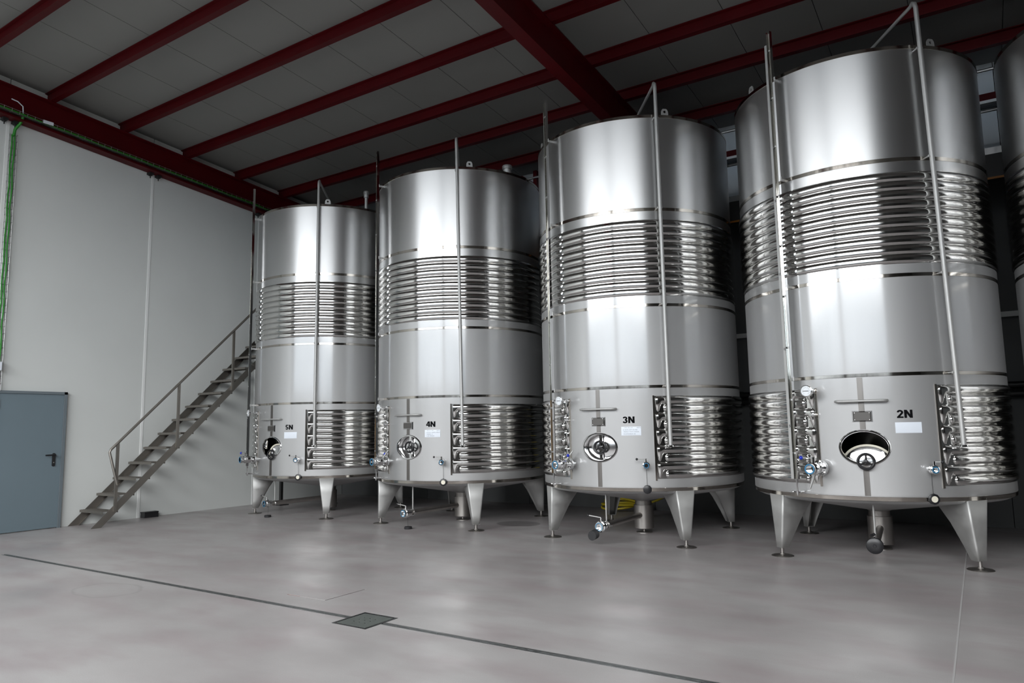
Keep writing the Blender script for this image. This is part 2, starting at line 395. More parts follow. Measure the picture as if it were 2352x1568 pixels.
# bait box on the floor by the wall
bb = empty('bait_box', (XW+.075, 6.68, 0)); tag(bb, 'small black plastic box on the floor at the wall by the stairs', 'box')
obj('body', MB().prism([(-.065, 0), (.065, 0), (.06, .075), (-.055, .075)], -.115, .115, lambda p, q, h: (p, h, q)), BLACK, bb)
obj('lid', MB().prism([(-.07, .075), (.068, .075), (.055, .092), (-.05, .092)], -.12, .12, lambda p, q, h: (p, h, q)), BLACK, bb)

# green cables in wire trays
def tray(name, label, pts, nrm, width, nc):
    """pts: polyline; nrm: outward direction; trays carry nc cables"""
    t = empty(name, pts[0]); tag(t, label, 'cable tray')
    base = Vector(pts[0]); P_ = [Vector(p)-base for p in pts]; nrm = Vector(nrm).normalized()
    d = (P_[1]-P_[0]).normalized(); side = d.cross(nrm).normalized()
    L = (P_[1]-P_[0]).length; k = int(L/.1)
    wires = MB(); rungs = MB()
    for s_ in (-1, -.33, .33, 1):
        wires.tube([P_[0]+side*s_*width/2+nrm*.004, P_[1]+side*s_*width/2+nrm*.004], .0035, 6)
    for s_ in (-1, 1): wires.tube([P_[0]+side*s_*width/2+nrm*.05, P_[1]+side*s_*width/2+nrm*.05], .0035, 6)
    for i in range(k+1):
        c = P_[0]+d*(i*L/k)
        rungs.tube([c+side*width/2+nrm*.055, c+side*width/2+nrm*.004, c-side*width/2+nrm*.004, c-side*width/2+nrm*.055], .004, 6)
    obj('long_wires', wires, GALV, t); obj('cross_wires', rungs, GALV, t)['kind'] = 'stuff'
    for i in range(nc):
        o_ = side*((i+.5)/nc-.5)*width*.75+nrm*(.022+.006*(i % 2))
        pp = []
        for q in range(25):
            pp.append(P_[0]+d*L*q/24+o_+side*.006*math.sin(q*1.7+i)+nrm*.003*math.cos(q*2.3+i))
        obj('green_cable', MB().tube(pp, .010, 8), GREEN, t)
    return t
tv = tray('cable_tray', 'upright wire tray of green cables left of the wall panel', [(XW+.012, 4.41, 1.98), (XW+.012, 4.41, 5.70)], (1, 0, 0), .09, 2)
obj('cable_bend', MB().tube([(0.03, 0, 3.7), (.035, .01, 3.80), (.10, .06, 3.92), (.12, .075, 4.03)], .02, 8), GREEN, tv)
obj('white_cable', MB().tube([(.12, .07, 4.02), (.14, .05, 4.14), (.14, -.02, 4.19), (.14, -.1, 4.2)], .008, 8), CARD, tv)
y0, y1 = 3.0, 9.85
th_ = tray('cable_tray', 'long wire tray of green cables lying along the wall rafter', [(-11.345, y0, zr(ZB, y0)+.075), (-11.345, y1, zr(ZB, y1)+.075)], (0, -SL, 1), .07, 2)
obj('white_tag', MB().box(.02, .024, 1.72, 1.86, -.17, -.12), CARD, th_)
# keep the tag on the cables
for o in th_.children:
    if o.name.startswith('white_tag'): o.location = (.022, 0, .04)

# steel staircase along the wall
st = empty('metal_staircase', (-11.145, 5.5, 0)); tag(st, 'grey steel staircase with handrail climbing along the left wall', 'staircase')
XI, XO = -.335, .325           # inner (wall) and outer stringer, local x
RISE, RUN, Y1 = .2262, .2355, .145
NT = 19
ytop = Y1+RUN*NT; ztop = RISE*(NT)+.09
def stringer(xc):
    # plate following the flight: cut level at the floor
    sl = RISE/RUN; d = .20
    zb = lambda y: (y-.0)*sl-.02
    poly = [(-.04, 0), (.105, 0), (ytop+.1, zb(ytop+.1)-.075), (ytop+.1, zb(ytop+.1)+.065)]
    mb = MB().prism(poly, xc-.004, xc+.004, lambda p, q, h: (h, p, q))
    # turned-in flange along the lower edge
    mb.prism([(.105, 0), (ytop+.1, zb(ytop+.1)-.075), (ytop+.1, zb(ytop+.1)-.068), (.097, .004)], min(xc, xc+(.04 if xc < 0 else -.04)), max(xc, xc+(.04 if xc < 0 else -.04)), lambda p, q, h: (h, p, q))
    return mb
obj('stringer', stringer(XI), STAIR, st); obj('stringer', stringer(XO), STAIR, st)
def tread():
    mb = MB().box(XI+.005, XO-.005, -.03, .20, -.006, 0).box(XI+.005, XO-.005, -.03, -.025, -.035, -.006).box(XI+.005, XO-.005, .195, .20, -.03, -.006)
    for q in range(7): mb.box(XI+.02, XO-.02, -.015+q*.03, -.005+q*.03, 0, .004)
    return mb
tm = tread().mesh('tread', STAIR)
for k in range(NT): link('tread', tm, st, (0, Y1+RUN*k, RISE*(k+1)))
sl = RISE/RUN
def rail_z(y): return 1.111+(y-.163)*1.0*.972
hr = MB()
y_e = ytop+.1
hr.tube([(XO+.02, .30, .60), (XO+.02, .165, 1.08), (XO+.02, .185, 1.125), (XO+.02, .30, 1.235), (XO+.02, y_e, 1.235+(y_e-.3)*.982)], .019, 10)
obj('handrail', hr, STAIR, st)
for y in (.285, 1.225, 2.21, 3.2, 4.2):
    obj('rail_post', MB().box(XO+.004, XO+.03, y-.02, y+.02, (y)*sl-.06, 1.225+(y-.3)*.982), STAIR, st)
pm = MB().box(.215, .265, 3.35, 3.40, .012, 3.1)
pm.box(.14, .34, 3.275, 3.475, 0, .012)
obj('support_post', pm, DARKST, st)

# catwalk behind the tanks
CZ = 4.47; CY0, CY1 = 9.98, YB-.02
cw = empty('catwalk', (-4.5, (CY0+CY1)/2, CZ)); tag(cw, 'dark steel catwalk running along the back wall behind the tanks', 'catwalk')
cx0, cx1 = -10.77+4.5, 4.5+4.5
yc = (CY0+CY1)/2
obj('edge_beam', MB().prism([(0, -.30), (.07, -.30), (.07, -.285), (.012, -.285), (.012, -.015), (.07, -.015), (.07, 0), (0, 0)], cx0, cx1, lambda p, q, h: (h, CY0-yc+p, q)), DARKST, cw)
obj('deck', MB().box(cx0, cx1, CY0-yc+.001, CY1-yc, .001, .03), DARKST, cw)
obj('orange_edge', MB().box(cx0, cx1, CY0-yc-.006, CY0-yc-.0005, -.30, -.275), ORANGE, cw)
obj('kick_plate', MB().box(cx0, cx1, CY0-yc-.006, CY0-yc, .005, .085), GALV, cw)
for i in range(14):
    xx = cx0+.6+i*1.1
    if xx > cx1: break
    obj('rail_post', MB().box(xx-.02, xx+.02, CY0-yc+.005, CY0-yc+.035, .03, 1.06), GALV, cw)
for z in (.55, 1.06): obj('guard_rail', MB().tube([(cx0, CY0-yc+.02, z), (cx1, CY0-yc+.02, z)], .02, 8), GALV, cw)
for i in range(6):
    xx = cx0+1.2+i*2.8
    if xx > cx1: break
    obj('wall_bracket', MB().prism([(CY0-yc+.012, -.03), (CY1-yc, -.03), (CY1-yc, -.5), (CY0-yc+.012, -.10)], xx-.01, xx+.01, lambda p, q, h: (h, p, q)), DARKST, cw)

# back wall services
g = empty('wall_girt', (-4, YB-.09, 5.47)); tag(g, 'horizontal red beam with white edge high on the back wall', 'beam')
obj('beam', MB().box(-7.4, 8, -.07, .07, -.02, .075), RED, g); obj('white_edge', MB().box(-7.4, 8, -.074, -.07, -.055, -.018), STRIP, g)
obj('shaded_underside', MB().box(-7.4, 8, -.07, .07, -.08, -.02), DARKST, g)  # shade on the red beam's underside, given as a near-black strip
cp = empty('wall_post', (-6.47, YB-.1, CZ+.03)); tag(cp, 'slim red post with knee brace on the back wall behind tank 4N', 'post')
obj('post', MB().box(-.035, .035, -.04, .04, 0, 1.5), RED, cp)
obj('knee_brace', MB().prism([(-.35, 1.46), (-.27, 1.46), (-.03, 1.28), (-.03, 1.22)], -.03, .03, lambda p, q, h: (p, h, q)), RED, cp)
tk = empty('cable_trunking', (-3, YB-.045, 2.66)); tag(tk, 'pale horizontal cable trunking on the back wall between the tanks', 'trunking')
obj('channel', MB().box(-8.3, 8, -.025, .03, -.03, .028), GREYBOX, tk); obj('cover', MB().box(-8.3, 8, -.032, -.025, -.034, .032), STRIP, tk)
for z, lb in ((1.765, 'upper of the two black pipes along the back wall'), (1.655, 'lower of the two black pipes along the back wall')):
    pp = empty('wall_pipe', (-3, YB-.1, z)); tag(pp, lb, 'pipe', 'black wall pipes')
    obj('pipe', MB().tube([(-8.3, 0, 0), (8, 0, 0)], .042, 12), PIPEBLK, pp)
    for q in range(8): obj('pipe_clip', MB().box(-8+q*2, -7.96+q*2, -.02, .1, -.05, .05), PIPEBLK, pp)
# yellow hose coil
hs = empty('hose_coil', (-4.86, 10.55, 0)); tag(hs, 'coil of yellow hose on the floor behind tank 3N', 'hose')
hp = []
for i in range(90):
    t = i/90*2*PI*3.4; rr_ = .24+.03*math.sin(t*.7)
    hp.append((rr_*1.25*math.cos(t), rr_*.7*math.sin(t), .03+.012*t/2+.02*math.sin(t*1.3)+.05*(1+math.sin(t))*.6))
hp += [(.45, -.05, .14), (.62, 0, .2), (.8, .08, .3), (.95, .15, .36)]
obj('hose', MB().tube(hp, .017, 8), YELLOW, hs)
obj('coupling', MB().tube([hp[-1], (1.02, .18, .38)], .024, 10), GALV, hs)

# ------------------------------------------------------------ floor things
sd = empty('slot_drain', (-4, TRY, 0)); tag(sd, 'long narrow steel slot drain across the concrete floor', 'drain')
def ds(x0, x1):
    obj('slot_edge', MB().box(x0+4, x1+4, -.022, -.007, -.05, .0012), SLOTEDGE, sd); obj('slot_edge', MB().box(x0+4, x1+4, .005, .030, -.05, .0015), SLOTEDGE, sd)
    obj('slot_channel', MB().box(x0+4, x1+4, -.007, .005, -.055, -.035), SLOT, sd)
ds(-9.5, GX0); ds(GX1, 7.9)
for k in range(-17, 20):
    xx = -3.133+.357*k
    if GX0-.05 < xx < GX1+.05: continue
    if -9.4 < xx < 3: obj('slot_tie', MB().box(xx+3.996, xx+4.004, -.0068, .0048, -.03, .0006), SLOTEDGE, sd)
gc = empty('drain_cover', ((GX0+GX1)/2, (GY0+GY1)/2, 0)); tag(gc, 'square dark metal drain cover with nine holes in the slot drain', 'drain cover')
hw = (GX1-GX0)/2
mb = MB()
for s_ in (-1, 1):
    mb.box(s_*hw-(.018 if s_ > 0 else 0), s_*hw+(.018 if s_ < 0 else 0), -hw, hw, -.028, .002); mb.box(-hw, hw, s_*hw-(.018 if s_ > 0 else 0), s_*hw+(.018 if s_ < 0 else 0), -.028, .0018)
obj('frame', mb, SLOT, gc)
cvx = [-1, -.42, -.34, -.04, .04, .34, .42, 1]
mb = MB(); hh = hw-.024
holes9 = [(i, j) for i in (-.38, 0, .38) for j in (-.38, 0, .38)]
bxs = [-hh]+[v for c_ in (-.38, 0, .38) for v in (c_*hh-.007, c_*hh+.007)]+[hh]
for i in range(len(bxs)-1):
    for j in range(len(bxs)-1):
        if i % 2 == 1 and j % 2 == 1: continue
        mb.box(bxs[i], bxs[i+1], bxs[j], bxs[j+1], -.012, .0015)
obj('plate', mb, CASTIRON, gc)
hc = empty('floor_hatch', ((HX0+HX1)/2, (HY0+HY1)/2, 0)); tag(hc, 'square concrete access hatch outlined in the floor behind the slot drain', 'floor hatch')
hw2 = (HX1-HX0)/2
obj('lid', MB().box(-hw2+.003, hw2-.012, -hw2+.012, hw2-.003, -.024, .0005), FLOOR, hc)
mb = MB().box(-hw2, -hw2+.003, -hw2, hw2, -.03, .0002)
obj('gap_shade', MB().box(-hw2+.001, hw2-.001, -hw2+.001, hw2-.001, -.0295, -.0245), GAPM, hc)  # dark sheet added under the lid, paints the shade in its gaps
obj('rust_edge', MB().box(-hw2, hw2-.3, -hw2, -hw2+.0022, -.02, .0008), simple('rust_edge', (.20, .03, .015), .8), hc)

# ------------------------------------------------------------ the tanks
def pol(phi, r, z): a = rad(phi); return (r*math.sin(a), -r*math.cos(a), z)
ZS0, ZS1 = .66, 4.945
DZ, DA, DB = 1.103, .205, .152     # manway centre height and half axes
def shell_mesh():
    mb = MB(); n = 192; h = 8
    def wall(z0, z1, skip=False):
        for i in range(n):
            if skip and (i < h or i >= n-h): continue
            a0, a1 = i*360/n, (i+1)*360/n
            mb.quad([pol(a0, R, z0), pol(a1, R, z0), pol(a1, R, z1), pol(a0, R, z1)])
    zpb, zpt = .88, 1.33
    wall(ZS0, .675); wall(.675, zpb); wall(zpb, zpt, True); wall(zpt, 3.3); wall(3.3, 4.93); wall(4.93, ZS1)
    # patch with the manway opening
    step = 360/n; cols = [(-h+i)*step for i in range(2*h+1)]
    loop = [(c, zpb) for c in cols]+[(cols[-1], zpb+(zpt-zpb)*i/6) for i in range(1, 6)]+[(c, zpt) for c in reversed(cols)]+[(cols[0], zpt-(zpt-zpb)*i/6) for i in range(1, 6)]
    rings = []
    for t in (0, .35, .7, 1):
        ring = []
        for c, z in loop:
            s_ = rad(c)*R; a = math.atan2((z-DZ)/DB, s_/DA)
            es, ez = DA*math.cos(a), DZ+DB*math.sin(a)
            ring.append(pol(math.degrees((s_+(es-s_)*t)/R), R, z+(ez-z)*t))
        rings.append(ring)
    mb.rings(rings)
    seg = n
    mb.latheZ([(.10, .40), (.13, .415), (1.10, .572), (1.17, .585), (1.213, .605), (1.233, .632), (R, ZS0)], seg)
    mb.latheZ([(R, ZS1), (1.236, 4.962), (1.225, 4.972), (1.19, 4.985), (.28, 5.14), (.20, 5.15), (.2, 5.17), (0.001, 5.17)], seg)
    return mb
def weld(me):
    import bmesh
    b_ = bmesh.new(); b_.from_mesh(me); bmesh.ops.remove_doubles(b_, verts=b_.verts, dist=2e-4); bmesh.ops.recalc_face_normals(b_, faces=b_.faces); b_.to_mesh(me); b_.free()
    me.polygons.foreach_set('use_smooth', [True]*len(me.polygons)); me.set_sharp_from_angle(angle=rad(30))
    return me
CACHE['shell'] = weld(shell_mesh().mesh('shell', BRUSHED, 30))
CACHE['shell'].materials.append(MILLED)
for f_ in CACHE['shell'].polygons: f_.material_index = 1 if f_.center.z < 3.7 else 0
def ring_band(zc, hh_, dr_):
    return MB().rings([[(r_*math.cos(2*PI*k/128), r_*math.sin(2*PI*k/128), z) for k in range(128)] for r_, z in ((R-.002, zc-hh_), (R+dr_, zc-hh_+.003), (R+dr_, zc+hh_-.003), (R-.002, zc+hh_))])
UJ0, UJ1, NU = 2.812, 3.698, 10
LJ0, LJ1, NL = .755, 1.668, 10
PU = (UJ1-UJ0)/NU; PL = (LJ1-LJ0)/NL
RJ = R+.004
def sag_prof(hh_, sag, n):
    return [(RJ+sag*(1-abs(t)**2.7), hh_*t) for t in [-math.copysign(abs(-1+2*i/n)**.8, 1-2*i/n) for i in range(n+1)]]
def upper_channel():
    return MB().rings([[(r_*math.cos(2*PI*k/144), r_*math.sin(2*PI*k/144), z) for k in range(144)] for r_, z in sag_prof(PU/2-.0015, .016, 14)])
def lower_channel(p0, p1, ext=0.):
    hh_ = PL/2-.002; n = 150; rs = []; L = .030
    full = sag_prof(hh_, .019, 12)
    ang = []
    for i in range(7): ang.append(p0+math.degrees(L*(1-math.cos(PI/2*i/6))/R))
    e6 = ang[-1]-p0; mid = [e6+.25*i for i in range(1, 19)]
    ang += [p0+m_ for m_ in mid]; a1 = ang[-1]; ln = p1-p0-2*(a1-p0)
    ang += [a1+ln*i/n for i in range(1, n)]
    ang += [p1-m_ for m_ in reversed(mid)]
    ang += [p1-(a-p0) for a in reversed(ang[:7])]
    for a in ang:
        d_ = min(a-p0, p1-a)*rad(1)*R
        s_ = 1 if d_ >= L else math.sqrt(max(0.0004, 1-(1-d_/L)**2))
        e_ = ext*max(0, min(1, 1-(d_-.035)/.045)); e_ = e_*e_*(3*ext-2*e_)/ext**2 if ext else 0
        rs.append([pol(a, RJ+(r_-RJ)*s_, (z if z > 0 else z*(1+e_/hh_))*s_) for r_, z in full])
    return MB().rings(rs, closed=False)
def leg_mesh():
    mb = MB(); rows = []
    yo = -1.236
    for z, hw_, dp in ((.085, .048, .085), (.2, .062, .135), (.4, .088, .235), (.635, .116, .33)):
        cr = .016; row = []
        for sx in (-1, 1):
            side = [(sx*hw_, yo+dp), (sx*hw_, yo+cr*1.2), (sx*(hw_-cr*.12), yo+cr*.5), (sx*(hw_-cr*.5), yo+cr*.12), (sx*(hw_-cr*1.2), yo)]
            if sx > 0: side = side[::-1]
            row += side
        rw = []
        for x_, y_ in row:
            zz = z
            if z > .6 and y_ > yo+.05: zz = .572+(math.hypot(x_, y_)-1.10)*.162+.004
            rw.append((x_, y_, zz))
        rows.append(rw)
    mb.rings(rows, closed=False)
    # bottom plate
    mb.box(-.046, .046, yo+.003, yo+.08, .083, .089)
    return mb
def foot_mesh():
    return MB().latheZ([(.001, 0), (.108, 0), (.110, .004), (.100, .010), (.03, .017), (.024, .028), (.017, .03), (.017, .085)], 28, 0, -1.20)
def manway_collar():
    mb = MB(); n = 64; rs = []
    def pt(t, off, y): return ((DA+off)*math.cos(t), y, DZ+(DB+off)*math.sin(t))
    rows = []
    for off, dy in ((.016, .004), (.016, -.004), (.008, -.012), (-.002, -.012), (-.006, -.004), (-.006, None)):
        r_ = []
        for i in range(n):
            t = 2*PI*i/n; x_ = (DA+off)*math.cos(t); ys_ = -math.sqrt(R*R-x_*x_)
            r_.append(pt(t, off, ys_+dy if dy is not None else -(R-.10)))
        rows.append(r_)
    return mb.rings(rows)
def door_dish():
    mb = MB(); n = 48; rows = []
    for f, d_ in ((1.0, .014), (1.0, 0), (.93, -.012), (.75, -.020), (.5, -.027), (.25, -.031), (.02, -.032)):
        rows.append([(.212*f*math.cos(2*PI*i/n), d_, .160*f*math.sin(2*PI*i/n)) for i in range(n)])
    mb.rings(rows)
    # inner face so that the dish is solid
    mb.rings([[(.212*f*math.cos(-2*PI*i/n), .014, .160*f*math.sin(-2*PI*i/n)) for i in range(n)] for f in (1, .02)])
    return mb
def door_gasket():
    mb = MB(); n = 48
    return mb.rings([[((.212+o_)*math.cos(2*PI*i/n), d_, (.160+o_)*math.sin(2*PI*i/n)) for i in range(n)] for o_, d_ in ((-.012, -.011), (-.006, -.018), (.006, -.014), (.008, .002), (.0, .012))])
def wheel_mesh(off):
    mb = MB().torus(lambda a, b2, c_: (a, -off+c_, b2), .068, .013, 30, 8)
    for k in range(3):
        t = rad(90+120*k); mb.tube([(0, -off, 0), (.068*math.cos(t), -off, .068*math.sin(t))], .009, 8)
    mb.latheY([(off-.02, .02), (off+.012, .02), (off+.016, .012)], 14)
    return mb
def strap_mesh():
    mb = MB()
    y = -(R-.045)
    mb.prism([(-.016, DZ-DB+.004), (.016, DZ-DB+.004), (.022, DZ-.05), (.022, DZ+.05), (.016, DZ+DB-.004), (-.016, DZ+DB-.004), (-.022, DZ+.05), (-.022, DZ-.05)], y, y+.018, lambda p, q, h: (p, h, q))
    return mb
def big_valve():
    mb = MB()
    mb.latheY([(-.02, .036), (.06, .036), (.06, .072), (.078, .074), (.078, .060), (.082, .060), (.082, .074), (.100, .072), (.100, .044), (.135, .044), (.135, .052), (.150, .054), (.165, .046), (.185, .046), (.19, .056), (.225, .056), (.23, .048), (.262, .048), (.268, .052), (.292, .052)], 28, cap1=False)
    mb.latheY([(.292, .052), (.292, .034), (.24, .033), (.24, .0005)], 28, cap0=False)
    for k in range(6):
        t = rad(60*k+20); mb.latheY([(.05, .009), (.112, .009), (.114, .006)], 6, .060*math.cos(t), .060*math.sin(t))
    mb.tube([(0, -.208, .05), (0, -.208, .098)], .013, 12).tube([(0, -.208, .094), (0, -.208, .108)], .016, 12)
    return mb
def small_valve():
    mb = MB().latheY([(-.01, .024), (.045, .024), (.05, .037), (.066, .038), (.07, .028), (.085, .028), (.09, .040), (.112, .040), (.116, .032)], 24, cap1=False)
    mb.latheY([(.116, .032), (.116, .021), (.08, .02), (.08, .0005)], 24, cap0=False)
    mb.tube([(0, -.10, .036), (0, -.10, .075)], .011, 10)
    return mb
def cap_mesh():
    mb = MB(); n = 10
    pr = []
    for d_, r_ in ((0, .042), (.006, .049), (.026, .049), (.03, .042)):
        pr.append([((r_ if k % 2 else r_*.95)*math.cos(2*PI*k/20), -d_, (r_ if k % 2 else r_*.95)*math.sin(2*PI*k/20)) for k in range(20)])
    return mb.rings(pr, True, True, True)
def disc(d0, d1, r_, n=20): return MB().latheY([(d0, r_), (d1, r_)], n)
def lever(x1, r_=.006): return MB().tube([(0, -.208, .10), (x1, -.215, .10)], r_, 8)
def bar_mesh():
    a = 10
    pts = [pol(-a, R-.01, 1.536), pol(-a, R+.03, 1.536), pol(-a+.5, R+.047, 1.536), pol(-a+1.6, R+.056, 1.536)]
    x0 = pts[-1]; pts2 = [pol(a-1.6, R+.056, 1.536), pol(a-.5, R+.047, 1.536), pol(a, R+.03, 1.536), pol(a, R-.01, 1.536)]
    return MB().tube(pts+[((x0[0]*(1-t)+pts2[0][0]*t), (x0[1]*(1-t)+pts2[0][1]*t)-.008*math.sin(PI*t), 1.536) for t in (.25, .5, .75)]+pts2, .0115, 12)
def thermo_body():
    mb = MB().latheY([(-.01, .013), (.02, .013), (.022, .019), (.04, .019), (.042, .008), (.125, .008), (.127, .016), (.138, .016), (.14, .050), (.146, .057), (.166, .057), (.168, .052)], 28, cap1=False)
    return mb.latheY([(.168, .052), (.162, .050), (.162, .001)], 28, cap0=False)
def tap_body():
    mb = MB().latheY([(-.01, .011), (.05, .011), (.052, .016), (.075, .016), (.077, .008)], 14)
    mb.tube([(0, -.064, -.005), (0, -.064, -.045)], .007, 8).tube([(0, -.064, .0), (0, -.064, .026)], .006, 8).tube([(-.022, -.064, .026), (.022, -.064, .026)], .004, 8)
    return mb
GR = 1.345; GZ0, GZ1 = .80, 5.42; GPHI = -28.0
# level gauge, built with +x to its right and -y outward, origin on the tank axis direction at radius GR
def gauge_channel():
    mb = MB(); t = .002
    pr = [(-.002, .012), (-.002, -.022), (-.000, -.022), (0, .010), (.040, .010), (.040, -.022), (.042, -.022), (.042, .012)]
    mb.prism(pr, GZ0, GZ1, lambda p, q, h: (p, q, h))
    return mb
def gauge_plate():
    return MB().box(-.052, -.003, .006, .009, GZ0+.0, GZ1-.12)
def gauge_marks():
    mb = MB()
    for n_ in range(2, 31):
        z = .548+.153*n_; mb.box(-.014, -.003, .0045, .006, z-.003, z+.003)
    return mb
def wash_pipe(pb, pt, zb, zt):
    rp = 1.312
    B_ = Vector(pol(pb, rp, zb)); T_ = Vector(pol(pt, rp, zt))
    dn = (T_-B_).normalized(); inw = Vector(pol(pt, -1, 0))
    end = Vector((0, 0, 5.28))
    pts = [B_, B_+(T_-B_)*.5, T_-dn*.05, T_-dn*.02+inw*.012+Vector((0, 0, .01)), T_+inw*.04+Vector((0, 0, .012)), T_+inw*.08-Vector((0, 0, .002))]
    pts.append(end)
    return MB().tube(pts, [.0215]*3+[.0215, .020, .017, .014], 14), B_, T_
NUMS = {}
TANKS = [
 dict(id='5N', x=-9.382, rz=.8, out=-14, pb=36, pt=36.6, zt=5.325, door='open_side', cap='floor', label='second-farthest', vent=(80, .98, 5.05, 'tall')),
 dict(id='4N', x=-6.546, rz=1.0, out=-8.5, pb=36.4, pt=34.2, zt=5.345, door='closed', cap='floor', vent=(84, .95, 5.03, 'short')),
 dict(id='3N', x=-3.673, rz=.7, out=-3.6, pb=36.5, pt=36.2, zt=5.325, door='closed', cap='hang', vent=None),
 dict(id='2N', x=-.984, rz=2.7, out=1.0, pb=37.2, pt=33.4, zt=5.365, door='open', cap='on', vent=None),
 dict(id=None, x=1.640, rz=1.0, out=0, pb=37, pt=34, zt=5.35, door='closed', cap='on', vent=None),
]
LABELS = {'5N': 'stainless steel wine tank marked 5N, farthest, standing beside the stairs', '4N': 'stainless steel wine tank marked 4N, between tanks 5N and 3N',
          '3N': 'stainless steel wine tank marked 3N, between tanks 4N and 2N', '2N': 'large near stainless steel wine tank marked 2N with open oval door',
          None: 'dark stainless steel tank cut off by the right edge of the picture'}
NOTES = {'3N': ['- 29.10.19      (87)', '5.25/5.27/15.4A', 'PEDRO-WHT-VERDE,', 'D.O RUEDA 25'], '4N': ['- 9.11.19     (87)', '1.24/7.5A  WHITE VERDE', 'VERDE 15', '5.00 VERDE']}
def number_mesh(txt, wrap):
    mb = MB(); W_, H_ = .132, .074
    def arc_(cx, cy, rx, ry, a0, a1, n=14): return [(cx+rx*math.cos(rad(a0+(a1-a0)*i/n)), cy+ry*math.sin(rad(a0+(a1-a0)*i/n))) for i in range(n+1)]
    G = {'N': [], '2': [arc_(.31, .70, .205, .20, 170, -38)+[(.10, .10)]], '3': [arc_(.29, .735, .205, .165, 165, -85), arc_(.29, .285, .22, .185, 88, -165)],
         '4': [], '5': [[(.16, .90), (.12, .50)], arc_(.30, .31, .215, .21, 138, -160)]}
    B = {'N': [[(0, 0), (.25, 0), (.25, 1), (0, 1)], [(.55, 0), (.80, 0), (.80, 1), (.55, 1)], [(0, 1), (.26, 1), (.80, 0), (.54, 0)]], '2': [[(0, 0), (.62, 0), (.62, .19), (0, .19)]], '3': [],
         '4': [[(.36, 0), (.59, 0), (.59, 1), (.36, 1)], [(0, .21), (.68, .21), (.68, .40), (0, .40)], [(0, .40), (.22, .40), (.48, 1), (.30, 1)]], '5': [[(.06, .80), (.60, .80), (.60, 1), (.06, 1)]]}
    ox = 0
    for ch, adv in ((txt[0], .70), (txt[1], .80)):
        polys = [list(p_) for p_ in B[ch]]
        for ln in G[ch]:
            hw_ = .105
            for i in range(len(ln)-1):
                (x0, y0_), (x1_, y1_) = ln[i], ln[i+1]; L_ = math.hypot(x1_-x0, y1_-y0_); nx, ny = -(y1_-y0_)/L_*hw_, (x1_-x0)/L_*hw_
                polys.append([(x0+nx, y0_+ny), (x0-nx, y0_-ny), (x1_-nx, y1_-ny), (x1_+nx, y1_+ny)])
                if i: 
                    polys.append([(x0+hw_*math.cos(rad(45*k)), y0_+hw_*math.sin(rad(45*k))) for k in range(8)])
        for p_ in polys: mb.quad([tuple(wrap(((ox+a)/1.5-.5)*W_, (c_-.5)*H_)) for a, c_ in p_])
        ox += adv
    return mb.mesh('number_lettering', INK)
def fit(tk, key, fn, mat, name, phi=0, z=0, r=R, parent=None, sharp=40):
    """fitting built along -Y from the shell surface, placed at azimuth phi"""
    me = cached(key, fn, mat, sharp)
    if parent: return link(name, me, parent)
    return link(name, me, tk, pol(phi, r, z), (0, 0, rad(phi)))
